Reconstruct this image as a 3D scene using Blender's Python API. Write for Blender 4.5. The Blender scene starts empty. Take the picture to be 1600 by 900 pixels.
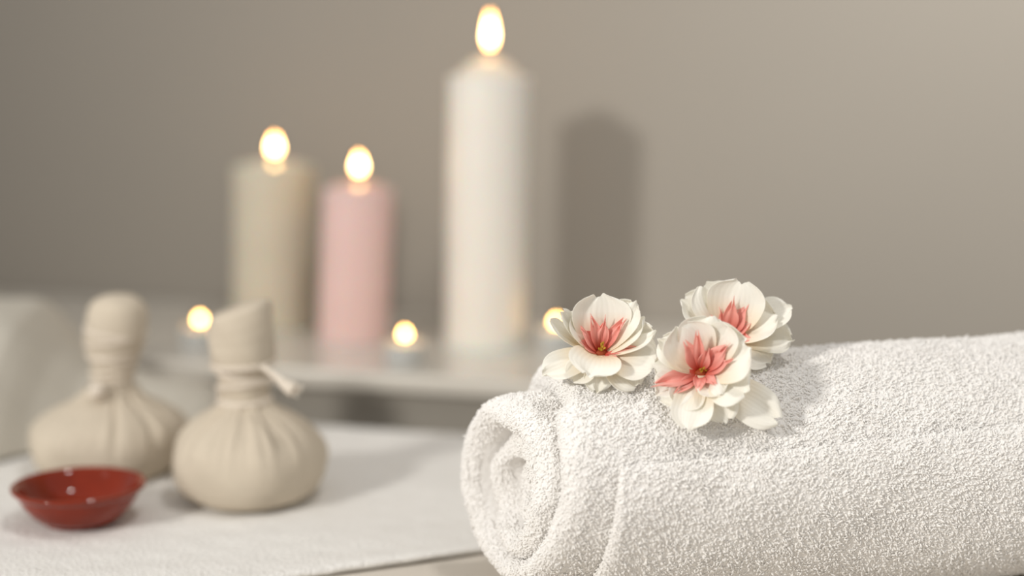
import bpy, math, random
import numpy as np
from mathutils import Vector, Matrix

random.seed(7)
rng = np.random.default_rng(7)
SC = bpy.context.scene
COL = SC.collection
CM = 0.01
BED = 0.70            # height of the towel surface on the massage table; all lengths below are cm, z from that surface

# ------------------------------------------------------------------ camera
CAM_Z = 24.6
PITCH = math.radians(7.94)
ROLL = math.radians(0.8)
FOC = 50.0 / 36.0 * 1600.0
_fw = np.array([0.0, math.cos(PITCH), -math.sin(PITCH)])
_r0 = np.array([1.0, 0.0, 0.0])
_u0 = np.cross(_r0, _fw)
_rt = math.cos(ROLL) * _r0 + math.sin(ROLL) * _u0
_up = -math.sin(ROLL) * _r0 + math.cos(ROLL) * _u0
_eye = np.array([0.0, 0.0, CAM_Z])


def at_depth(px, py, d):
    return _eye + d * (_fw + (px - 800) / FOC * _rt + (450 - py) / FOC * _up)


def on_level(px, py, z=0.0):
    k = _fw + (px - 800) / FOC * _rt + (450 - py) / FOC * _up
    return _eye + k * ((z - CAM_Z) / k[2])


def W(p):
    return Vector((p[0] * CM, p[1] * CM, BED + p[2] * CM))


cam_d = bpy.data.cameras.new('camera')
cam_d.lens = 50.0
cam_d.sensor_width = 36.0
cam_d.clip_start = 0.01
cam = bpy.data.objects.new('camera', cam_d)
COL.objects.link(cam)
cam.matrix_world = Matrix(((_rt[0], _up[0], -_fw[0], 0), (_rt[1], _up[1], -_fw[1], 0),
                           (_rt[2], _up[2], -_fw[2], BED + CAM_Z * CM), (0, 0, 0, 1)))
cam_d.dof.use_dof = True
cam_d.dof.focus_distance = 0.675
cam_d.dof.aperture_fstop = 2.0
cam_d.dof.aperture_blades = 9
cam_d.dof.aperture_rotation = 0.2
SC.camera = cam

# ------------------------------------------------------------------ view, world, lights
SC.view_settings.view_transform = 'Standard'
SC.view_settings.look = 'None'
SC.view_settings.gamma = 1.0
SC.view_settings.use_curve_mapping = False
SC.view_settings.exposure = 0.14
try:
    SC.cycles.use_denoising = True
    SC.cycles.max_bounces = 12
    SC.cycles.diffuse_bounces = 7
    SC.cycles.sample_clamp_indirect = 6.0
    SC.cycles.caustics_reflective = False
    SC.cycles.caustics_refractive = False
except Exception:
    pass

wld = bpy.data.worlds.new('world')
SC.world = wld
wld.use_nodes = True
wld.node_tree.nodes['Background'].inputs[0].default_value = (1.0, 0.97, 0.93, 1)
wld.node_tree.nodes['Background'].inputs[1].default_value = 0.50


def spot(name, pos, target, watts, radius, size, blend, color):
    d = bpy.data.lights.new(name, 'SPOT')
    d.energy = watts
    d.shadow_soft_size = radius * CM
    d.spot_size = math.radians(size)
    d.spot_blend = blend
    d.color = color
    o = bpy.data.objects.new(name, d)
    COL.objects.link(o)
    o.location = W(pos)
    o.rotation_euler = (W(target) - W(pos)).to_track_quat('-Z', 'Y').to_euler()
    return o


def area(name, pos, target, watts, size, color):
    d = bpy.data.lights.new(name, 'AREA')
    d.energy = watts
    d.shape = 'DISK'
    d.size = size * CM
    d.color = color
    o = bpy.data.objects.new(name, d)
    COL.objects.link(o)
    o.location = W(pos)
    o.rotation_euler = (W(target) - W(pos)).to_track_quat('-Z', 'Y').to_euler()
    return o


spot('studio_lamp', (-124, -46, 84), (64, 118, 8), 82.0, 9.0, 62, 1.0, (1.0, 0.965, 0.91))
spot('wall_washer', (46, 62, 84), (70, 132, 22), 16.0, 6.0, 100, 1.0, (1.0, 0.97, 0.92))
area('ceiling_lamp', (30, 30, 150), (10, 100, 0), 5.0, 16, (1.0, 0.97, 0.93))

# ------------------------------------------------------------------ materials


def pmat(name, color, rough=0.6, noise=0.0, nscale=40.0, bump=0.0, bscale=200.0, **kw):
    m = bpy.data.materials.new(name)
    m.use_nodes = True
    nt = m.node_tree
    b = nt.nodes['Principled BSDF']
    b.inputs['Roughness'].default_value = rough
    tc = nt.nodes.new('ShaderNodeTexCoord')
    n = nt.nodes.new('ShaderNodeTexNoise')
    n.inputs['Scale'].default_value = nscale
    n.inputs['Detail'].default_value = 4
    nt.links.new(tc.outputs['Object'], n.inputs['Vector'])
    mix = nt.nodes.new('ShaderNodeMix')
    mix.data_type = 'RGBA'
    c = Vector(color[:3])
    mix.inputs[6].default_value = (*(c * (1 - noise)), 1)
    mix.inputs[7].default_value = (*[min(1, v) for v in (c * (1 + noise))], 1)
    nt.links.new(n.outputs['Fac'], mix.inputs[0])
    nt.links.new(mix.outputs[2], b.inputs['Base Color'])
    if bump:
        n2 = nt.nodes.new('ShaderNodeTexNoise')
        n2.inputs['Scale'].default_value = bscale
        n2.inputs['Detail'].default_value = 3
        nt.links.new(tc.outputs['Object'], n2.inputs['Vector'])
        bp = nt.nodes.new('ShaderNodeBump')
        bp.inputs['Strength'].default_value = bump
        bp.inputs['Distance'].default_value = 0.002
        nt.links.new(n2.outputs['Fac'], bp.inputs['Height'])
        nt.links.new(bp.outputs['Normal'], b.inputs['Normal'])
    for k, v in kw.items():
        b.inputs[k.replace('_', ' ')].default_value = v
    return m


def srgb(r, g, b):
    f = lambda c: (c / 255 / 12.92) if c / 255 <= 0.04045 else ((c / 255 + 0.055) / 1.055) ** 2.4
    return (f(r), f(g), f(b))


M = {}
M['wall'] = pmat('wall_paint', (0.325, 0.297, 0.258), 0.75, 0.02, 6, 0.05, 300)
M['board'] = pmat('taupe_board', (0.31, 0.285, 0.245), 0.5, 0.03, 12)
M['floor'] = pmat('floor_vinyl', (0.22, 0.19, 0.16), 0.5, 0.1, 5)
M['shelf'] = pmat('white_lacquer', (0.60, 0.565, 0.505), 0.2, 0.01, 8, Coat_Weight=0.3, Coat_Roughness=0.2)
M['terry'] = pmat('white_terry', (0.85, 0.832, 0.81), 0.95, 0.02, 60, 0.5, 350)
M['pile'] = pmat('white_terry_loops', (0.885, 0.868, 0.845), 0.95, 0.02, 60)
M['towel'] = pmat('bath_towel_terry', (0.83, 0.815, 0.785), 0.95, 0.03, 80, 0.8, 500)
M['sheet'] = pmat('cream_sheet', (0.66, 0.61, 0.54), 0.9, 0.03, 30, 0.3, 900)
M['pillow'] = pmat('pillow_cotton', (0.54, 0.51, 0.445), 0.9, 0.02, 20, 0.2, 600)
M['vinyl'] = pmat('table_vinyl', (0.30, 0.26, 0.22), 0.5, 0.05, 30)
M['wood'] = pmat('table_wood', (0.30, 0.18, 0.09), 0.5, 0.2, 14)
M['muslin'] = pmat('cotton_muslin', (0.60, 0.525, 0.42), 0.92, 0.08, 45, 0.5, 900)
M['cord'] = pmat('cotton_cord', (0.74, 0.66, 0.56), 0.92, 0.06, 300, 0.5, 1500)
M['glaze'] = pmat('red_brown_glaze', (0.195, 0.0155, 0.0006), 0.07, 0.3, 60, 0.0, Specular_IOR_Level=0.42)
sss = dict(Subsurface_Weight=0.45, Subsurface_Scale=0.01)
M['wax_white'] = pmat('white_wax', (0.80, 0.765, 0.70), 0.45, 0.02, 40, **sss)
M['wax_ivory'] = pmat('ivory_wax', (0.63, 0.575, 0.46), 0.45, 0.03, 40, **sss)
M['wax_pink'] = pmat('pink_wax', (0.76, 0.55, 0.52), 0.45, 0.03, 40, **sss)
M['pool_white'] = pmat('melted_white_wax', (0.78, 0.70, 0.58), 0.06, 0.02, 40, **sss)
M['pool_pink'] = pmat('melted_pink_wax', (0.76, 0.50, 0.46), 0.06, 0.02, 40, **sss)
M['wick'] = pmat('burnt_wick', (0.03, 0.022, 0.018), 0.9, 0.2, 500)
M['tin'] = pmat('tealight_tin', (0.66, 0.68, 0.68), 0.35, 0.03, 90, Metallic=0.15)


def flame_mat(name, strength, tip, core):
    m = bpy.data.materials.new(name)
    m.use_nodes = True
    nt = m.node_tree
    nt.nodes.clear()
    out = nt.nodes.new('ShaderNodeOutputMaterial')
    em = nt.nodes.new('ShaderNodeEmission')
    em.inputs[1].default_value = strength
    tc = nt.nodes.new('ShaderNodeTexCoord')
    sep = nt.nodes.new('ShaderNodeSeparateXYZ')
    nt.links.new(tc.outputs['Generated'], sep.inputs[0])
    cr = nt.nodes.new('ShaderNodeValToRGB')
    e = cr.color_ramp.elements
    e[0].position, e[0].color = 0.0, (*tip, 1)
    e[1].position, e[1].color = 1.0, (*tip, 1)
    k = e.new(0.35)
    k.color = (*core, 1)
    nt.links.new(sep.outputs[2], cr.inputs[0])
    nt.links.new(cr.outputs[0], em.inputs[0])
    tp = nt.nodes.new('ShaderNodeBsdfTransparent')      # a flame casts no shadow
    ad = nt.nodes.new('ShaderNodeAddShader')
    nt.links.new(em.outputs[0], ad.inputs[0])
    nt.links.new(tp.outputs[0], ad.inputs[1])
    nt.links.new(ad.outputs[0], out.inputs[0])
    return m


M['flame'] = flame_mat('pillar_flame', 11.0, (1.0, 0.40, 0.08), (1.0, 0.70, 0.30))
M['flame_s'] = flame_mat('tealight_flame', 13.0, (1.0, 0.48, 0.10), (1.0, 0.60, 0.18))


def petal_mat(name, base, tip, vein, trans=0.30):
    """colour runs from the claw of the petal (v = 0) to its tip (v = 1)"""
    m = bpy.data.materials.new(name)
    m.use_nodes = True
    nt = m.node_tree
    b = nt.nodes['Principled BSDF']
    b.inputs['Roughness'].default_value = 0.7
    uv = nt.nodes.new('ShaderNodeUVMap')
    sep = nt.nodes.new('ShaderNodeSeparateXYZ')
    nt.links.new(uv.outputs[0], sep.inputs[0])
    cr = nt.nodes.new('ShaderNodeValToRGB')
    e = cr.color_ramp.elements
    e[0].position, e[0].color = 0.08, (*base, 1)
    e[1].position, e[1].color = 0.7, (*tip, 1)
    nt.links.new(sep.outputs[1], cr.inputs[0])
    wv = nt.nodes.new('ShaderNodeTexWave')
    wv.inputs['Scale'].default_value = 3.5
    wv.inputs['Distortion'].default_value = 3.0
    nt.links.new(uv.outputs[0], wv.inputs['Vector'])
    mx = nt.nodes.new('ShaderNodeMix')
    mx.data_type = 'RGBA'
    mx.inputs[7].default_value = (*vein, 1)
    mul = nt.nodes.new('ShaderNodeMath')
    mul.operation = 'MULTIPLY'
    mul.inputs[1].default_value = 0.12
    nt.links.new(wv.outputs['Fac'], mul.inputs[0])
    nt.links.new(mul.outputs[0], mx.inputs[0])
    nt.links.new(cr.outputs[0], mx.inputs[6])
    nt.links.new(mx.outputs[2], b.inputs['Base Color'])
    bp = nt.nodes.new('ShaderNodeBump')
    bp.inputs['Strength'].default_value = 0.25
    bp.inputs['Distance'].default_value = 0.0003
    nt.links.new(wv.outputs['Fac'], bp.inputs['Height'])
    nt.links.new(bp.outputs[0], b.inputs['Normal'])
    tr = nt.nodes.new('ShaderNodeBsdfTranslucent')
    nt.links.new(mx.outputs[2], tr.inputs[0])
    ms = nt.nodes.new('ShaderNodeMixShader')
    ms.inputs[0].default_value = trans
    nt.links.new(b.outputs[0], ms.inputs[1])
    nt.links.new(tr.outputs[0], ms.inputs[2])
    nt.links.new(ms.outputs[0], nt.nodes['Material Output'].inputs[0])
    return m


M['petal'] = petal_mat('cream_petal', (0.92, 0.80, 0.58), (0.97, 0.955, 0.90), (0.93, 0.92, 0.84))
M['coral'] = petal_mat('coral_petal', (0.70, 0.055, 0.012), (0.97, 0.52, 0.45), (0.92, 0.34, 0.28), 0.3)
M['stamen'] = pmat('flower_heart', (0.30, 0.05, 0.008), 0.7, 0.3, 600)
M['anther'] = pmat('yellow_anther', (0.55, 0.38, 0.04), 0.7, 0.3, 600)

# ------------------------------------------------------------------ mesh helpers


def fast_mesh(name, V, F):
    V = np.asarray(V, dtype=np.float64).reshape(-1, 3) * CM
    me = bpy.data.meshes.new(name)
    if isinstance(F, np.ndarray):
        k = F.shape[1]
        me.vertices.add(len(V))
        me.vertices.foreach_set('co', V.astype(np.float32).ravel())
        me.loops.add(F.size)
        me.loops.foreach_set('vertex_index', F.astype(np.int32).ravel())
        me.polygons.add(len(F))
        me.polygons.foreach_set('loop_start', np.arange(0, F.size, k, dtype=np.int32))
        me.update(calc_edges=True)
        me.validate()
    else:
        me.from_pydata([tuple(v) for v in V], [], F)
        me.validate()
    return me


def obj(name, V, F, mat, parent=None, origin=(0, 0, 0), smooth=True):
    """V in cm (world axes); with a parent the origin is the parent's base point"""
    org = np.asarray(parent['_o'] if parent is not None else origin, dtype=float)
    me = fast_mesh(name, np.asarray(V, float) - org, F)
    me.polygons.foreach_set('use_smooth', [smooth] * len(me.polygons))
    me.materials.append(mat)
    o = bpy.data.objects.new(name, me)
    COL.objects.link(o)
    if parent is not None:
        o.parent = parent
        o['_o'] = [float(v) for v in org]
    else:
        o.location = W(org)
        o['_o'] = [float(v) for v in org]
    return o


def tag(o, label=None, cat=None, group=None, kind=None):
    for k, v in (('label', label), ('category', cat), ('group', group), ('kind', kind)):
        if v:
            o[k] = v
    return o


def thing(name, base, label, cat, group=None):
    o = bpy.data.objects.new(name, None)
    COL.objects.link(o)
    o.empty_display_size = 0.02
    o.location = W(base)
    o['_o'] = [float(v) for v in base]
    return tag(o, label, cat, group)


def grid_faces(n, m, wrap_n=False, wrap_m=False):
    """quads of an n x m vertex grid, index i*m+j"""
    I = np.arange(n if wrap_n else n - 1)
    J = np.arange(m if wrap_m else m - 1)
    i, j = np.meshgrid(I, J, indexing='ij')
    i2, j2 = (i + 1) % n, (j + 1) % m
    return np.stack([i * m + j, i2 * m + j, i2 * m + j2, i * m + j2], -1).reshape(-1, 4)


def flip(F):
    return F[:, ::-1].copy()


def lathe(profile, center, seg=64, rfun=None):
    """profile: list of (r, z); closed with a fan when r = 0; rfun(theta, z) scales r"""
    th = np.linspace(0, 2 * np.pi, seg, endpoint=False)
    P = np.asarray(profile, float)
    V = np.zeros((seg, len(P), 3))
    for j, (r, z) in enumerate(P):
        k = rfun(th, j / (len(P) - 1), z) if rfun else 1.0
        V[:, j, 0] = center[0] + r * k * np.cos(th)
        V[:, j, 1] = center[1] + r * k * np.sin(th)
        V[:, j, 2] = center[2] + z
    return V.reshape(-1, 3), grid_faces(seg, len(P), wrap_n=True)


def smooth_profile(pts, n=60):
    """Catmull-Rom through the points"""
    P = np.asarray(pts, float)
    P = np.vstack([2 * P[0] - P[1], P, 2 * P[-1] - P[-2]])
    out = []
    k = len(P) - 3
    for t in np.linspace(0, k - 1e-6, n):
        i = int(t)
        f = t - i
        a, b, c, d = P[i], P[i + 1], P[i + 2], P[i + 3]
        out.append(0.5 * ((2 * b) + (-a + c) * f + (2 * a - 5 * b + 4 * c - d) * f ** 2 + (-a + 3 * b - 3 * c + d) * f ** 3))
    return np.array(out)


def tube(path, rad, sides=8, caps=True):
    P = np.asarray(path, float)
    n = len(P)
    R = np.full(n, rad) if np.isscalar(rad) else np.asarray(rad, float)
    T = np.gradient(P, axis=0)
    T /= np.linalg.norm(T, axis=1)[:, None]
    up = np.array([0, 0, 1.0]) if abs(T[0][2]) < 0.9 else np.array([1.0, 0, 0])
    a = np.cross(T[0], up)
    a /= np.linalg.norm(a)
    V = []
    for i in range(n):
        a = a - T[i] * (a @ T[i])
        a /= np.linalg.norm(a)
        b = np.cross(T[i], a)
        for k in range(sides):
            th = 2 * np.pi * k / sides
            V.append(P[i] + R[i] * (a * math.cos(th) + b * math.sin(th)))
    F = [tuple(f) for f in flip(grid_faces(n, sides, wrap_m=True))]
    if caps:
        F.append(tuple(range(sides)))
        F.append(tuple(range((n - 1) * sides, n * sides))[::-1])
    return V, F


def rbox(cx, cy, cz, sx, sy, sz, bev=0.2, seg=3, yaw=0.0):
    import bmesh
    bm = bmesh.new()
    bmesh.ops.create_cube(bm, size=1.0)
    for v in bm.verts:
        v.co = Vector((v.co.x * sx, v.co.y * sy, v.co.z * sz))
    bmesh.ops.bevel(bm, geom=bm.edges[:], offset=bev, segments=seg, affect='EDGES', profile=0.5)
    c, s = math.cos(yaw), math.sin(yaw)
    V = [(cx + v.co.x * c - v.co.y * s, cy + v.co.x * s + v.co.y * c, cz + v.co.z) for v in bm.verts]
    F = [tuple(v.index for v in f.verts) for f in bm.faces]
    bm.free()
    return V, F


def join(*parts):
    V, F = [], []
    for v, f in parts:
        k = len(V)
        V += [tuple(p) for p in v]
        F += [tuple(int(i) + k for i in q) for q in f]
    return V, F


def wob(P, s, seed=0):
    """smooth pseudo-noise in about -1..1 at points P (n,3), wavelength about s"""
    r = np.random.default_rng(seed)
    out = np.zeros(len(P))
    for k in range(6):
        d = r.normal(size=3)
        d /= np.linalg.norm(d)
        out += np.sin((P @ d) * (2 * np.pi / (s * r.uniform(0.6, 1.6))) + r.uniform(0, 6.28))
    return out / 3.0


# ------------------------------------------------------------------ setting
YAW = math.radians(-12.5)                 # wall, shelf and massage table all turn a little towards the right
ex = np.array([math.cos(YAW), math.sin(YAW), 0])
ey = np.array([-math.sin(YAW), math.cos(YAW), 0])
SHELF_Z = 3.0
wall_p = on_level(650, 486, SHELF_Z)       # where the shelf meets the wall


def frame_pt(p, a, b, z):
    q = p + a * ex + b * ey
    return np.array([q[0], q[1], z])


def slab_between(p, a0, a1, b0, b1, z0, z1, bev=0.15):
    c = frame_pt(p, (a0 + a1) / 2, (b0 + b1) / 2, (z0 + z1) / 2)
    return rbox(c[0], c[1], c[2], a1 - a0, b1 - b0, z1 - z0, bev, 3, YAW)


V, F = slab_between(wall_p, -190, 190, 0, 8, -70, 190, 0.3)
tag(obj('wall_back', V, F, M['wall'], smooth=False), 'plain taupe painted wall behind the candles', 'wall', kind='structure')
V, F = slab_between(wall_p, -190, 190, -230, 8, -75, -70, 0.3)
tag(obj('floor', V, F, M['floor'], smooth=False), 'dark floor below the massage table', 'floor', kind='structure')

# sideboard along the wall: white top over a taupe body
edge = on_level(480, 576, SHELF_Z)
depth = float((wall_p - edge) @ ey)
rend = float((on_level(1075, 560, SHELF_Z) - wall_p) @ ex)
c = frame_pt(wall_p, 0, -depth / 2, -70)
sh = thing('sideboard', c, 'taupe sideboard with a glossy pale top along the wall, carrying the lit candles', 'sideboard')
V, F = slab_between(wall_p, -100, rend, -depth, -0.4, SHELF_Z - 1.5, SHELF_Z, 0.3)
obj('top_board', V, F, M['shelf'], sh, smooth=False)
V, F = slab_between(wall_p, -98.6, rend - 1.4, -depth + 0.9, -0.5, -64, SHELF_Z - 1.5, 0.15)
obj('body', V, F, M['board'], sh, smooth=False)
V, F = slab_between(wall_p, -96, rend - 4, -depth + 3, -2, -70, -64, 0.15)
obj('plinth', V, F, M['board'], sh, smooth=False)

# massage table
tb_p = np.array([-3.7, 101.2, 0.0])
bt = thing('massage_table', frame_pt(tb_p, -10, -40, -70), 'massage table under a cream sheet, carrying the towels and compresses', 'table')
V, F = slab_between(tb_p, -105, 80, -76, -1.0, -9.0, -1.0, 1.6)
obj('padded_top', V, F, M['vinyl'], bt)
V, F = slab_between(tb_p, -104.6, 79.6, -76.4, -0.4, -4.5, -0.62, 1.2)
obj('fitted_sheet', V, F, M['sheet'], bt)
for a in (-95, 70):
    for b in (-70, -8):
        V, F = slab_between(tb_p, a - 2.5, a + 2.5, b - 2.5, b + 2.5, -70, -9.0, 0.4)
        obj('leg', V, F, M['wood'], bt)

# ------------------------------------------------------------------ bath towel spread on the table
nx, ny = 190, 150
xs = np.linspace(-66, 10, nx)
Vt = np.zeros((nx, ny, 3))
for i, x in enumerate(xs):
    near = 75.65 + (x + 0.3) * 0.52 - 0.28 * math.sin((x + 7) * 0.45) * 0.5
    near = max(near, 34 + 0.1 * x)
    far = float(tb_p[1] + (x - tb_p[0]) * math.tan(YAW)) + 0.8
    for j in range(ny):
        t = j / (ny - 1)
        y = near + (far - near) * t
        over = max(0.0, y - (far - 2.0))
        z = -0.10 - 0.14 * over ** 1.8
        ne = y - near
        z -= 0.1 * math.exp(-(ne / 0.25) ** 2)
        Vt[i, j] = (x, y, z)
P = Vt.reshape(-1, 3)
P[:, 2] += 0.10 * wob(P * [1, 1, 0], 17, 3) + 0.035 * wob(P * [1, 1, 0], 2.2, 5) + rng.normal(0, 0.012, len(P))
n = nx * ny
bot = P.copy()
bot[:, 2] -= 0.30
top_f = grid_faces(nx, ny)
top_f = flip(top_f) if False else top_f
bot_f = flip(top_f) + n
ring = [i * ny for i in range(nx)] + [(nx - 1) * ny + j for j in range(1, ny)] + \
       [i * ny + ny - 1 for i in range(nx - 2, -1, -1)] + [j for j in range(ny - 2, 0, -1)]
side = np.array([[a, b, b + n, a + n] for a, b in zip(ring, ring[1:] + ring[:1])])
tw = obj('bath_towel', np.vstack([P, bot]), np.vstack([top_f, bot_f, side[:, ::-1]]), M['towel'], origin=(-28, 85, -0.4))
tag(tw, 'white terry towel spread flat on the massage table under the compresses', 'towel')

# ------------------------------------------------------------------ pillow at the far left
sil = [(-560, 664), (-548, 600), (-525, 545), (-480, 505), (-400, 478), (-300, 466), (-150, 462), (-60, 463), (0, 466), (40, 467), (62, 474), (82, 496), (108, 533), (147, 570), (185, 586), (227, 596), (293, 602), (325, 612), (343, 624), (362, 648)]
DP = 104.0
pr = np.array([at_depth(a, b, DP) for a, b in sil])
nx, ny = 190, 70
xs = np.linspace(pr[0, 0], pr[-1, 0], nx)
zs = np.interp(xs, pr[:, 0], pr[:, 2])
Vp = np.zeros((nx, ny, 3))
for i in range(nx):
    zr = max(zs[i], 0.0)
    tt = (xs[i] - xs[0]) / (xs[-1] - xs[0])
    yr = DP - 1.0
    y0, y1 = yr - 5.5 - 0.95 * zr, yr + 5.5
    for j in range(ny):
        t = j / (ny - 1)
        y = y0 + (y1 - y0) * t
        if y < yr:
            q = (y - y0) / (yr - y0)
            k = (1 - (1 - q) ** 2.2) ** 0.8 if q > 0 else 0
        else:
            q = (y - yr) / (y1 - yr)
            k = math.sqrt(max(0, 1 - q ** 2.6))
        Vp[i, j] = (xs[i], y, 0.22 + max(zr - 0.2, 0.05) * k)
P = Vp.reshape(-1, 3)
up = np.clip(P[:, 2], 0, 2) / 2
P[:, 2] += up * (0.2 * wob(P, 11, 11) + 0.07 * wob(P, 4, 12))
n = nx * ny
bot = P.copy()
bot[:, 2] = np.minimum(0.2, P[:, 2] - 0.02)
top_f = grid_faces(nx, ny)
ring = [i * ny for i in range(nx)] + [(nx - 1) * ny + j for j in range(1, ny)] + \
       [i * ny + ny - 1 for i in range(nx - 2, -1, -1)] + [j for j in range(ny - 2, 0, -1)]
side = np.array([[a, b, b + n, a + n] for a, b in zip(ring, ring[1:] + ring[:1])])
pl = obj('pillow', np.vstack([P, bot]), np.vstack([top_f, flip(top_f) + n, side[:, ::-1]]), M['pillow'], origin=(-36, 101, 0))
tag(pl, 'soft cream pillow sloping down from the left edge behind the herbal compresses', 'pillow')

# ------------------------------------------------------------------ herbal compresses


def pleat(seed, neck_z, reach=2.2, amp=0.23):
    r = np.random.default_rng(seed)
    ks = [(8, 0.8), (14, 0.7), (22, 0.5), (34, 0.25)]
    ph = r.uniform(0, 6.28, len(ks))

    def f(th, q, z):
        d = neck_z - z
        a = amp * np.exp(-(d / reach) ** 2) * (0.45 + 0.55 * np.sin(2 * th + ph[2]) * np.sin(3 * th + ph[3]) + 0.35 * np.sin(th + ph[1]))
        tw = 0.10 * d
        fold = sum(w * np.abs(np.sin(k * th / 2 + p + tw)) ** 0.55 for (k, w), p in zip(ks, ph))
        return 1 + a * (fold - 1.75) + 0.02 * np.sin(3 * th + ph[0] + z * 0.5) + 0.014 * np.sin(5 * th + ph[1] - z) + 0.008 * np.sin(9 * th + 2 * z)
    return f


def bent(V, z0, dx, dy=0.0, power=1.3):
    """lean everything above z0 sideways, dx cm at 6 cm above"""
    V = np.asarray(V, float).copy()
    k = np.clip((V[:, 2] - z0) / 6.0, 0, None) ** power
    V[:, 0] += dx * k
    V[:, 1] += dy * k
    return V


def compress(base, label, ball, handle, lean, seed, top_fun=None):
    c = np.array([base[0], base[1], 0.0])
    t = thing('herbal_compress', (base[0], base[1], -0.1), label, 'herbal compress', 'herbal compresses on the towel')
    neck = ball[-1][1]
    V, F = lathe(smooth_profile(ball, 64), c, 180, pleat(seed, neck - 0.1))
    obj('pouch', bent(V, 3.0, *lean), F, M['muslin'], t)
    pr = smooth_profile(handle, 64)

    def hf(th, q, z):
        return 1 + 0.035 * np.sin(2 * th + seed) + 0.02 * np.sin(5 * th + seed * 2 + z * 2) + 0.006 * np.sin(9 * z + 2 * np.sin(th + seed))
    V, F = lathe(pr, c, 72, hf)
    if top_fun:
        V = top_fun(np.asarray(V, float), c)
    obj('handle', bent(V, 3.0, *lean), F, M['muslin'], t)
    return t, c


def cord_path(c, z0, z1, rf, turns, phase, n=160, sgn=1):
    out = []
    for k in range(n):
        q = k / (n - 1)
        z = z0 + (z1 - z0) * q
        th = phase + sgn * turns * 2 * math.pi * q
        r = rf(z)
        out.append((c[0] + r * math.cos(th), c[1] + r * math.sin(th), z + 0.18 * math.sin(th * 0.5)))
    return np.array(out)


# near compress, with the slanted flat top and the loose cord end
b2 = on_level(389, 775, 0)
ball2 = [(0.0, -0.1), (2.4, -0.1), (3.55, 0.15), (4.3, 1.0), (4.62, 2.2), (4.45, 3.3), (3.85, 4.2), (2.9, 4.95), (2.05, 5.45), (1.55, 5.9), (1.4, 6.3)]
hand2 = [(1.36, 5.2), (1.42, 6.0), (1.5, 6.9), (1.56, 7.7), (1.5, 8.2), (1.86, 8.32), (2.0, 8.8), (2.02, 9.6), (2.02, 10.4), (1.96, 11.1), (1.72, 11.45), (0.95, 11.6), (0.0, 11.55)]


def slant(V, c):
    k = np.clip((V[:, 2] - 9.0) / 2.7, 0, 1)
    V[:, 2] += k * 0.34 * (V[:, 0] - c[0] + 0.2)
    return V


t2, c2 = compress(b2, 'cream cotton herbal compress with a slanted flat top and loose cord end', ball2, hand2, (-0.3, 0.0, 0.9), 4, slant)


def neck_r(prof, extra):
    z = np.array([p[1] for p in prof])
    r = np.array([p[0] for p in prof])
    return lambda q: float(np.interp(q, z[:9], r[:9])) + extra


cd = []
for z0, z1, tn, ph, sg in ((5.75, 8.3, 1.5, 0.3, 1), (8.2, 5.8, 1.5, 1.6, 1), (5.9, 8.0, 1.0, 3.6, -1), (8.05, 8.35, 2.0, 0.0, 1), (5.7, 6.15, 2.2, 1.0, 1)):
    cd.append(tube(cord_path(c2, z0, z1, neck_r(hand2, 0.06), tn, ph, sgn=sg), 0.19, 8))
V, F = join(*cd)
obj('cord', bent(V, 3.0, -0.3, 0.0, 0.9), F, M['cord'], t2)
a0 = at_depth(409, 572, 82.0)
pts = smooth_profile([a0, at_depth(424, 583, 81.6), at_depth(436, 593, 81.2), at_depth(448, 603, 81.0), at_depth(461, 610, 80.8)], 30)
rad = np.interp(np.linspace(0, 1, 30), [0, 0.4, 0.7, 0.93, 1], [0.17, 0.2, 0.33, 0.46, 0.36]) * 0.95
fr = [tube(pts, rad, 14)]
for k in range(9):
    o = rng.normal(0, 0.16, 3)
    e = pts[-1] + (pts[-1] - pts[-3]) * 0.5
    fr.append(tube([pts[-4] + o * 0.6, pts[-1] + o, e + o * 1.25], [0.05, 0.045, 0.02], 5))
V, F = join(*fr)
obj('cord_end', V, F, M['cord'], t2)

# far compress, with the rounded top
b1 = on_level(171, 735, 0)
ball1 = [(0.0, -0.1), (2.6, -0.1), (3.9, 0.15), (4.7, 1.0), (4.98, 2.1), (4.8, 3.0), (4.1, 3.75), (3.1, 4.35), (2.3, 4.75), (1.75, 5.2), (1.5, 5.6)]
hand1 = [(1.3, 4.4), (1.35, 5.3), (1.33, 6.2), (1.42, 7.0), (1.62, 7.7), (1.86, 8.5), (1.93, 9.4), (1.86, 10.3), (1.55, 11.0), (0.85, 11.4), (0.0, 11.5)]
t1, c1 = compress(b1, 'cream cotton herbal compress with a rounded top, behind the red bowl', ball1, hand1, (0.62, 0.0, 0.9), 9)
cd = []
for z0, z1, tn, ph, sg in ((5.3, 7.4, 2.5, 0.3, 1), (7.0, 9.4, 2.0, 2.0, 1), (9.2, 7.2, 1.5, 3.3, 1), (5.0, 5.5, 2.0, 1.0, 1)):
    cd.append(tube(cord_path(c1, z0, z1, neck_r(hand1, -0.04), tn, ph, sgn=sg), 0.14, 8))
V, F = join(*cd)
obj('cord', bent(V, 3.0, 0.62, 0.0, 0.9), F, M['cord'], t1)
V, F = lathe(smooth_profile([(0.0, 0.0), (0.35, 0.02), (0.55, 0.25), (0.5, 0.6), (0.3, 0.85), (0.0, 0.9)], 20), at_depth(152, 622, 88.6), 20)
obj('cord_knot', V, F, M['cord'], t1)

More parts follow.
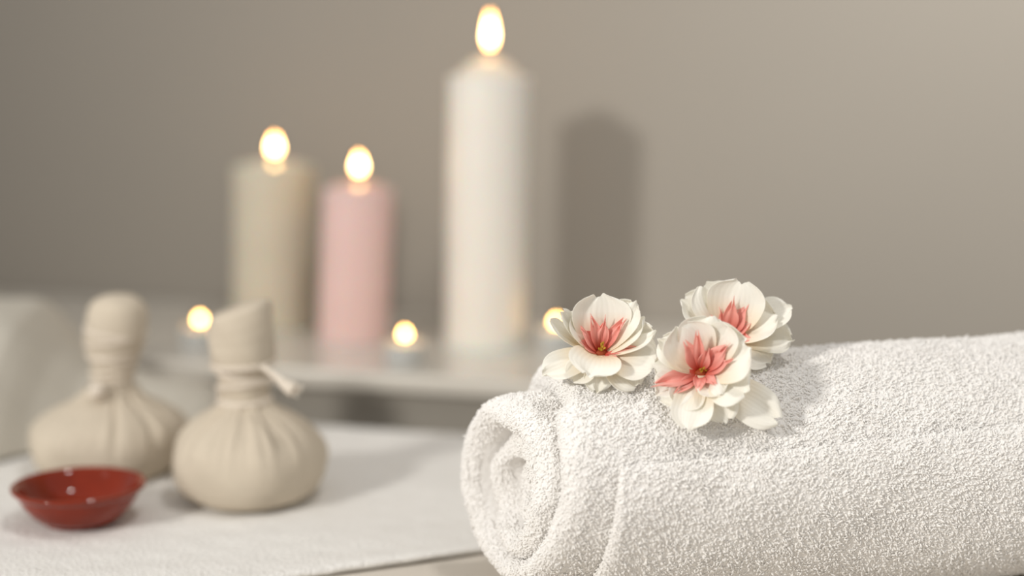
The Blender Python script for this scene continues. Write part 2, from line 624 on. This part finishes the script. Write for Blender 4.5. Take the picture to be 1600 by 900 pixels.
# ------------------------------------------------------------------ red bowl
bb = on_level(125, 812, 0.0)
bp_out = [(0.0, 0.02), (1.75, 0.0), (1.95, 0.12), (2.5, 0.45), (3.05, 1.1), (3.3, 1.55), (3.36, 1.72), (3.62, 1.95), (3.72, 2.12), (3.66, 2.22), (3.5, 2.2), (3.3, 1.98), (3.1, 1.6), (2.7, 1.0), (2.1, 0.6), (1.2, 0.42), (0.0, 0.4)]
bo = thing('bowl', (bb[0], bb[1], -0.1), 'small glossy red-brown bowl standing before the herbal compresses', 'bowl')
V, F = lathe(smooth_profile(bp_out[:10], 60), (bb[0], bb[1], -0.08), 96)
k = lathe(smooth_profile(bp_out[9:], 40), (bb[0], bb[1], -0.08), 96)
obj('bowl_body', V, F, M['glaze'], bo)
obj('bowl_interior', k[0], k[1], M['glaze'], bo)

# ------------------------------------------------------------------ candles


def flame(parent, p, h, r, mat):
    prof = [(0.0, 0.0), (0.5 * r, 0.06 * h), (0.86 * r, 0.18 * h), (r, 0.32 * h), (0.9 * r, 0.5 * h), (0.66 * r, 0.68 * h), (0.36 * r, 0.85 * h), (0.0, h)]
    V, F = lathe(smooth_profile(prof, 28), p, 24)
    return obj('flame', V, F, mat, parent)


def pillar(base, r, h, dome, wax, pool, label, fh, fr, seed, lean=0.0, gap=0.62):
    c = np.array([base[0], base[1], SHELF_Z])
    t = thing('pillar_candle', c, label, 'candle', 'lit pillar candles on the sideboard')
    prof = [(0.0, 0.0), (r * 0.9, 0.0), (r * 0.985, 0.12), (r, 0.5), (r, h * 0.5), (r, h - 0.7), (r * 0.99, h - 0.3), (r * 0.955, h - 0.06), (r * 0.9, h)]
    f = lambda th, q, z: 1 + 0.006 * np.sin(3 * th + seed) + 0.004 * np.sin(z * 1.3 + seed)
    sk = lambda V: np.asarray(V, float) + np.outer((np.asarray(V, float)[:, 2] - SHELF_Z) * lean, [1, 0, 0])
    V, F = lathe(smooth_profile(prof, 70), c, 72, f)
    obj('wax_body', sk(V), F, wax, t)
    cap = smooth_profile([(r * 0.9, h), (r * 0.7, h + dome * 0.42), (r * 0.45, h + dome * 0.8), (r * 0.2, h + dome), (0.0, h + dome)], 30)
    V, F = lathe(cap, c, 64)
    obj('melted_wax', sk(V), F, pool, t)
    z = h + dome
    V, F = tube([c + [0, 0, z - 0.3], c + [0.02, 0, z + 0.2], c + [0.1, 0, z + 0.95]], [0.09, 0.09, 0.07], 8)
    obj('wick', sk(V), F, M['wick'], t)
    flame(t, c + [0.03 + z * lean, 0, z + gap], fh, fr, M['flame'])
    return t


pillar(on_level(757, 538, SHELF_Z), 3.42, 22.5, 1.75, M['wax_white'], M['pool_white'], 'tall white lit pillar candle, tallest of the three pillars', 3.0, 0.45, 1, 0.006, 0.75)
pillar(on_level(552, 532, SHELF_Z), 3.02, 13.2, 0.55, M['wax_pink'], M['pool_pink'], 'pale pink lit pillar candle between the ivory and tall white candles', 1.75, 0.46, 2, 0.035)
pillar(on_level(428, 508, SHELF_Z), 3.68, 14.6, 0.5, M['wax_ivory'], M['pool_white'], 'ivory lit pillar candle left of the pink one', 1.75, 0.46, 3, 0.012, 0.45)


def tealight(base, label):
    c = np.array([base[0], base[1], SHELF_Z])
    t = thing('tealight', c, label, 'candle', 'lit tealights on the sideboard')
    r = 1.5
    prof = [(0.0, 0.0), (r * 0.9, 0.0), (r, 0.1), (r, 1.75), (r * 1.03, 1.8), (r * 0.985, 1.82), (r * 0.965, 1.7), (r * 0.965, 1.3)]
    V, F = lathe(prof, c, 48, lambda th, q, z: 1 + 0.006 * np.sin(28 * th))
    obj('cup', V, F, M['tin'], t)
    V, F = lathe([(0.0, 1.5), (0.6, 1.5), (1.2, 1.52), (r * 0.965, 1.6), (r * 0.965, 1.3)], c, 40)
    obj('wax', V, flip(F), M['pool_white'], t)
    V, F = tube([c + [0, 0, 1.4], c + [0.0, 0, 1.8], c + [0.06, 0, 2.3]], [0.07, 0.07, 0.05], 8)
    obj('wick', V, F, M['wick'], t)
    flame(t, c + [0.02, 0, 2.15], 0.8, 0.33, M['flame_s'])
    return t


tealight(on_level(313, 545, SHELF_Z), 'lit tealight on the sideboard between the two herbal compresses')
tealight(on_level(632, 570, SHELF_Z), 'lit tealight between the pink and tall white candles')
tealight(on_level(868, 548, SHELF_Z), 'lit tealight behind the left blossom, right of the tall candle')

# ------------------------------------------------------------------ rolled towel
RO = 5.95
ZC = 5.65
PSI = math.radians(12.0)
ax = np.array([math.cos(PSI), math.sin(PSI), 0])
fr_ = np.array([math.sin(PSI), -math.cos(PSI), 0])
A0 = at_depth(797, 742, 69.3)
A0[2] = ZC
LEN = 40.0
TURNS = 4.25
PHI0 = math.radians(72)
TWIST = -0.20 / 28     # the hem does not run quite true along the roll
TWO = 2 * math.pi


def r_out(u):
    u = np.asarray(u, float)
    a = RO - 0.50 * np.clip(u / TWO, 0, 1) ** 1.2
    return np.maximum(a - 1.55 * np.clip(u / TWO - 1, 0, None), 0.35)


def v_left(u):
    """where the left edge of the cloth lies along the roll, at turn angle u"""
    tn = u / TWO
    ph = PHI0 + u
    outer = 3.6 - 1.5 * np.clip(tn, 0, 1) + 0.5 * np.sin(ph)
    inner = 0.35 + 1.15 * np.sin(ph) * np.clip((3.2 - tn) / 2, 0.2, 1) + 0.12 * np.sin(u * 1.7) + 0.75 * np.clip(tn - 1.5, 0, None)
    k = 1 / (1 + np.exp(-(tn - 1.10) * 26))
    return outer * (1 - k) + inner * k


NU = 560
uu = np.linspace(0, TURNS * TWO, NU)
NVO, NC, NVI = 130, 14, 24
Vr = []
expo = []
for i, u in enumerate(uu):
    ro = float(r_out(u))
    ri = max(float(r_out(u + TWO)) + (0.05 if u < TWO else 0.14), 0.12)
    if u < 0.5:                                      # the free hem is rounded off
        q = math.sqrt(max(0, 1 - (1 - u / 0.5) ** 2))
        mid = ri + 0.1
        ro, ri = mid + (ro - mid) * q, mid + (ri - mid) * q
    th = (ro - ri)
    v0, v1 = float(v_left(u)), LEN
    row = []
    vs = v0 + (v1 - v0) * np.linspace(0, 1, NVO) ** 1.25
    for v in vs:
        k = (v - v0)
        d = 0.0
        row.append((v, ro - d))
    row += [(v1 + 0.5 * th * math.sin(a), (ro + ri) / 2 + 0.5 * th * math.cos(a)) for a in np.linspace(0.3, math.pi - 0.3, 6)]
    for v in np.linspace(v1, v0, NVI):
        row.append((v, ri))
    bul = min(th * 0.72, 1.05) if u > 0.9 * TWO else min(th * 0.6, 0.4)
    for a in np.linspace(math.pi - 0.15, 0.15, NC):
        row.append((v0 - bul * math.sin(a), (ro + ri) / 2 + 0.5 * th * math.cos(a)))
    for v, r in row:
        phi = PHI0 + u + TWIST * v
        g = 1 + 0.0034 * max(v, 0)                   # rolled a little looser towards the far end
        Vr.append(A0 + ax * v + (math.cos(phi) * np.array([0, 0, 1.0]) + math.sin(phi) * fr_) * r * g + np.array([0, 0, RO * (g - 1)]))
NR = NVO + 6 + NVI + NC
P = np.array(Vr)
# soft hand-rolled irregularity, then the flat where it lies on the table
cen = A0 + np.outer((P - A0) @ ax, ax)
rel = P - cen
rr = np.linalg.norm(rel, axis=1)
w1 = wob(P, 14, 21) * 0.16 + wob(P, 5, 22) * 0.055
P += rel / np.maximum(rr, 0.3)[:, None] * (w1 * np.clip(rr / RO, 0, 1))[:, None]
inside = np.clip(1 - rr / 5.0, 0, 1)
P += np.outer(inside * 0.55 * wob(P, 4, 23), fr_) + np.outer(inside * (0.5 * wob(P, 3.5, 24) - 0.5), [0, 0, 1]) + np.outer(inside * 0.35 * wob(P, 2.6, 25), ax)
vv = (P - A0) @ ax
low = np.clip(-0.25 - P[:, 2], 0, None)
P[:, 2] += low * 0.92
P[:, 2] = np.maximum(P[:, 2], -0.4)
Fr = grid_faces(NU, NR, wrap_m=True)
roll = obj('rolled_towel', P, flip(Fr), M['terry'], origin=(A0[0] + 18 * ax[0], A0[1] + 18 * ax[1], -0.3))
tag(roll, 'thick white terry towel rolled up, carrying the three blossoms', 'towel')

# terry loops on every stretch of cloth one can see
G = P.reshape(NU, NR, 3)
iu, jr = np.meshgrid(np.arange(NU - 1), np.arange(NR), indexing='ij')
j2 = (jr + 1) % NR
A, B, C, D = G[iu, jr], G[iu + 1, jr], G[iu + 1, j2], G[iu, j2]
ctr = (A + B + C + D) / 4
nrm = np.cross(C - A, D - B)
areaq = np.linalg.norm(nrm, axis=-1) / 2
nrm = -nrm / np.maximum(np.linalg.norm(nrm, axis=-1), 1e-9)[..., None]
outward = ctr - (A0 + ((ctr - A0) @ ax)[..., None] * ax)
od = outward / np.maximum(np.linalg.norm(outward, axis=-1), 1e-9)[..., None]
sgn = np.sign((nrm * od).sum(-1)[NU // 30, 20])
nrm *= sgn if sgn != 0 else 1
uq = uu[:-1][:, None] + 0 * jr
vq = (ctr - A0) @ ax
is_out = jr < NVO
is_cap = jr >= NVO + 6 + NVI
keep = (is_out & (uq < TWO)) | (is_out & (uq < 2 * TWO) & (vq < 4.2)) | is_cap | (is_out & (vq < 2.0))
keep &= ctr[..., 2] > -0.2
keep &= vq < 38
front = (od @ fr_) > -0.75
keep &= front | is_cap
wgt = np.where(keep, areaq, 0).ravel()
tot = wgt.sum()
NT = 125000
pick = rng.choice(wgt.size, NT, p=wgt / tot)
a_, b_ = rng.random(NT)[:, None], rng.random(NT)[:, None]
Af, Bf, Cf, Df = [X.reshape(-1, 3)[pick] for X in (A, B, C, D)]
base = (Af * (1 - a_) + Bf * a_) * (1 - b_) + (Df * (1 - a_) + Cf * a_) * b_
N = nrm.reshape(-1, 3)[pick]
flow = np.stack([wob(base, 2.2, 41), wob(base, 2.2, 42), wob(base, 2.2, 43)], 1) * 0.45
dirn = N * 0.85 + flow + rng.normal(0, 0.42, (NT, 3)) + np.array([0, 0, -0.12])
dirn -= N * np.minimum((dirn * N).sum(1) - 0.35, 0)[:, None]
dirn /= np.linalg.norm(dirn, axis=1)[:, None]
side = np.cross(dirn, N + rng.normal(0, 0.3, (NT, 3)))
side /= np.maximum(np.linalg.norm(side, axis=1), 1e-6)[:, None]
ln = rng.uniform(0.11, 0.23, NT) * np.where(is_cap.ravel()[pick], 0.75, 1.0)
rd = rng.uniform(0.036, 0.062, NT)
curl = rng.normal(0, 0.5, (NT, 3)) * 0.5 - N * 0.35
KS, KR = 5, 4
verts = np.zeros((NT, KS, KR, 3), dtype=np.float32)
prof = np.array([0.9, 1.05, 1.1, 0.95, 0.35])
for s in range(KS):
    q = s / (KS - 1)
    cpt = base + dirn * (ln * q)[:, None] + curl * (ln * q * q)[:, None] - N * 0.02
    for k in range(KR):
        an = TWO * k / KR
        o2 = np.cross(side, dirn)
        verts[:, s, k] = cpt + (side * math.cos(an) + o2 * math.sin(an)) * (rd * prof[s])[:, None]
loc = flip(grid_faces(KS, KR, wrap_m=True))
cap = np.array([[(KS - 1) * KR + k for k in range(KR)]])
loc = np.vstack([loc, cap])
Fp = (loc[None] + (np.arange(NT) * KS * KR)[:, None, None]).reshape(-1, 4)
tag(obj('terry_pile', verts.reshape(-1, 3), Fp, M['pile'], roll), kind='stuff')

# ------------------------------------------------------------------ blossoms


def petal(name, parent, O, Fv, az, o0, o1, L, Wd, mat, cup=0.25, ruf=0.08, point=0.0, seed=0, start=0.18, shape=0.75):
    """a petal growing from O: az clock angle round the flower's axis, o0 -> o1 opening angle from base to tip"""
    Fv = np.asarray(Fv, float) / np.linalg.norm(Fv)
    R = np.cross([0, 0, 1.0], -Fv)
    R = R / np.linalg.norm(R)
    R = R * (1 if R[0] > 0 else -1)
    U = np.cross(Fv, R)
    U = U * (1 if U[2] > 0 else -1)
    a = math.radians(az)
    rad = math.cos(a) * R + math.sin(a) * U
    sidev = -math.sin(a) * R + math.cos(a) * U
    ns, nt = 22, 15
    r = np.random.default_rng(seed)
    p1, p2, p3 = r.uniform(0, 6.28, 3)
    fq = r.uniform(2.2, 3.6)
    V = np.zeros((ns, nt, 3))
    uv = np.zeros((ns, nt, 2))
    pos = O + rad * start
    for i in range(ns):
        s = i / (ns - 1)
        om = math.radians(o0 + (o1 - o0) * s ** 1.2)
        d = math.cos(om) * Fv + math.sin(om) * rad
        nn = math.sin(om) * Fv - math.cos(om) * rad       # inner face
        if i:
            pos = pos + d * (L / (ns - 1))
        if point:
            w = 1.12 * Wd / 2 * (0.3 + 0.7 * math.sin(math.pi * min(1, s * 0.72)) ** 1.2) * (1 - 0.80 * s ** 3.5)
        else:
            w = 1.22 * Wd / 2 * (0.22 + 0.78 * math.sin(min(math.pi / 2, s ** shape * 1.9)) ** 1.1) * math.sqrt(max(0.07, 1 - max(0, (s - 0.6) / 0.4) ** 3.0))
        w = max(w, 0.012)
        for j in range(nt):
            t = -1 + 2 * j / (nt - 1)
            zz = cup * w * t * t + ruf * s * (math.sin(fq * t * 2 + p1 + 2 * s) * 0.8 + 0.5 * math.sin(5.5 * t + p2 + 5 * s)) * L * 0.35
            tip = (0.032 + 0.118 * point) * L * s ** 4 * math.sin(4 * t + p3) + (0.010 + 0.07 * point) * L * s ** 5 * math.sin(11 * t + p2)
            V[i, j] = pos + sidev * (w * t) + nn * zz + d * tip
            uv[i, j] = (t * 0.5 + 0.5, s)
    o = obj(name, V.reshape(-1, 3), grid_faces(ns, nt), mat, parent)
    ul = o.data.uv_layers.new(name='UVMap')
    idx = np.zeros(len(o.data.loops), dtype=np.int32)
    o.data.loops.foreach_get('vertex_index', idx)
    ul.data.foreach_set('uv', uv.reshape(-1, 2)[idx].astype(np.float32).ravel())
    sm = o.modifiers.new('thick', 'SOLIDIFY')
    sm.thickness = 0.02 * CM
    es = o.modifiers.new('crisp_rim', 'EDGE_SPLIT')
    es.split_angle = math.radians(50)
    return o


def heart(parent, O, Fv, seed, n=6):
    Fv = np.asarray(Fv, float) / np.linalg.norm(Fv)
    r = np.random.default_rng(seed)
    V, F = lathe(smooth_profile([(0.0, -0.3), (0.22, -0.2), (0.3, 0.0), (0.2, 0.14), (0.0, 0.18)], 16), O, 20)
    obj('flower_heart', V, F, M['stamen'], parent)
    ts = []
    for k in range(n):
        d = Fv + r.normal(0, 0.32, 3)
        d /= np.linalg.norm(d)
        ln = r.uniform(0.4, 0.7)
        ts.append(tube([O, O + d * ln * 0.6, O + d * ln * 0.9, O + d * ln], [0.02, 0.02, 0.055, 0.03], 6))
    V, F = join(*ts)
    obj('stamens', V, F, M['anther'], parent)


def blossom(label, O, Fv, petals, corals, seed):
    base = np.array([O[0], O[1], O[2]]) - np.asarray(Fv, float) / np.linalg.norm(Fv) * 0.35
    petals = [(q[0], q[1], q[2], q[3] * 0.94, q[4] * 0.94, *q[5:]) for q in petals]
    t = thing('blossom', base, label, 'flower', 'cream blossoms on the rolled towel')
    for k, q in enumerate(petals):
        petal('petal', t, O, Fv, q[0], q[1], q[2], q[3], q[4], M['petal'], *(q[5:] if len(q) > 5 else ()), seed=seed * 50 + k)
    for k, q in enumerate(corals):
        petal('inner_petal', t, O, Fv, q[0], q[1], q[2], q[3], q[4], M['coral'], 0.35, 0.12, 0.9, seed=seed * 70 + k, start=0.12)
    heart(t, np.asarray(O), Fv, seed)
    V, F = lathe(smooth_profile([(0.0, -0.75), (0.25, -0.7), (0.38, -0.4), (0.3, -0.1), (0.0, -0.05)], 16), O, 20)
    obj('calyx', V, F, M['petal'], t)
    return t


# left blossom, opened upward
def roll_depth(px, py):
    """how far away the roll's surface lies along the line of sight through a pixel of the photograph"""
    k = _fw + (px - 800) / FOC * _rt + (450 - py) / FOC * _up
    o = _eye - A0
    kp, op = k - ax * (k @ ax), o - ax * (o @ ax)
    a, b, c = kp @ kp, 2 * kp @ op, op @ op - (RO + 0.1) ** 2
    return (-b - math.sqrt(max(0.0, b * b - 4 * a * c))) / (2 * a)


O1 = at_depth(938, 551, roll_depth(938, 583))
blossom('cream blossom with coral heart at the left of the three, before the glowing tealight', O1, (0.05, -0.72, 0.70), [
    (92, 38, 46, 2.8, 2.5, 0.34, 0.10), (44, 42, 50, 3.0, 1.5, 0.3, 0.14), (27, 52, 46, 2.7, 1.5, 0.3, 0.14), (5, 62, 50, 2.9, 1.3, 0.3, 0.14), (134, 46, 52, 2.4, 1.6, 0.3, 0.10),
    (-24, 72, 84, 2.7, 2.4, 0.2, 0.14), (154, 66, 22, 3.1, 0.8, 0.5, 0.06), (168, 74, 28, 3.3, 0.7, 0.5, 0.06), (203, 85, 95, 3.0, 1.5, 0.2, 0.10),
    (-112, 38, 100, 2.1, 2.2, 0.35, 0.18), (-98, 90, 106, 2.0, 1.2, 0.3, 0.16), (-50, 86, 98, 2.4, 1.7, 0.25, 0.12), (226, 88, 100, 2.0, 1.3, 0.3, 0.12)],
    [(152, 35, 42, 1.5, 0.75), (120, 26, 34, 1.7, 0.6), (176, 45, 55, 1.2, 0.7), (82, 24, 30, 1.6, 0.6), (40, 36, 42, 1.7, 0.6), (-8, 55, 70, 1.5, 0.6), (-50, 60, 78, 1.1, 0.5)], 1)

# front blossom, facing the viewer
O2 = at_depth(1095, 582, roll_depth(1085, 665) + 0.5)
blossom('cream blossom with open coral heart, lowest and nearest of the three', O2, (-0.12, -0.88, 0.45), [
    (78, 50, 62, 2.75, 2.5, 0.4, 0.12), (28, 50, 66, 2.7, 2.6, 0.35, 0.14), (120, 48, 58, 2.5, 2.3, 0.4, 0.10), (148, 60, 70, 2.5, 1.5, 0.3, 0.14),
    (176, 70, 86, 2.2, 1.3, 0.25, 0.16), (-25, 60, 80, 2.5, 2.2, 0.3, 0.12), (-100, 70, 86, 3.0, 1.7, 0.25, 0.14), (214, 74, 92, 2.3, 1.7, 0.25, 0.18),
    (-52, 52, 70, 1.7, 1.4, 0.35, 0.22), (-28, 97, 105, 4.2, 1.8, 0.12, 0.10), (244, 70, 88, 2.0, 1.5, 0.25, 0.16), (-60, 82, 95, 2.6, 1.5, 0.25, 0.14)],
    [(99, 30, 38, 2.0, 0.55), (128, 34, 44, 1.7, 0.8), (70, 28, 38, 1.2, 0.6), (40, 42, 52, 1.8, 0.9), (14, 46, 52, 1.6, 0.8), (204, 60, 78, 2.1, 0.85), (226, 62, 74, 1.5, 0.6), (-95, 40, 66, 1.1, 0.6), (-48, 45, 56, 1.0, 0.6)], 2)

# back blossom
O3 = at_depth(1138, 527, roll_depth(1138, 568) + 0.6)
blossom('cream blossom with pink heart, behind and above the front blossom', O3, (-0.05, -0.70, 0.71), [
    (74, 34, 44, 2.9, 2.5, 0.35, 0.10), (126, 44, 52, 2.9, 2.2, 0.35, 0.10), (154, 56, 60, 3.0, 1.9, 0.35, 0.10),
    (12, 56, 68, 2.6, 2.2, 0.35, 0.12), (22, 68, 78, 3.4, 1.7, 0.3, 0.16), (-6, 78, 88, 3.1, 1.8, 0.25, 0.14), (-38, 82, 95, 2.4, 1.8, 0.2, 0.10), (200, 80, 85, 2.2, 1.8, 0.2, 0.10), (-110, 80, 95, 2.0, 1.6, 0.2, 0.10)],
    [(82, 24, 30, 1.8, 0.8), (118, 34, 40, 1.3, 0.6), (150, 48, 55, 1.6, 0.6), (48, 36, 42, 1.6, 0.9), (15, 45, 50, 1.3, 0.8), (-30, 55, 62, 1.2, 0.7), (-75, 60, 70, 1.0, 0.6)], 3)

for o in bpy.data.objects:
    if '_o' in o:
        del o['_o']
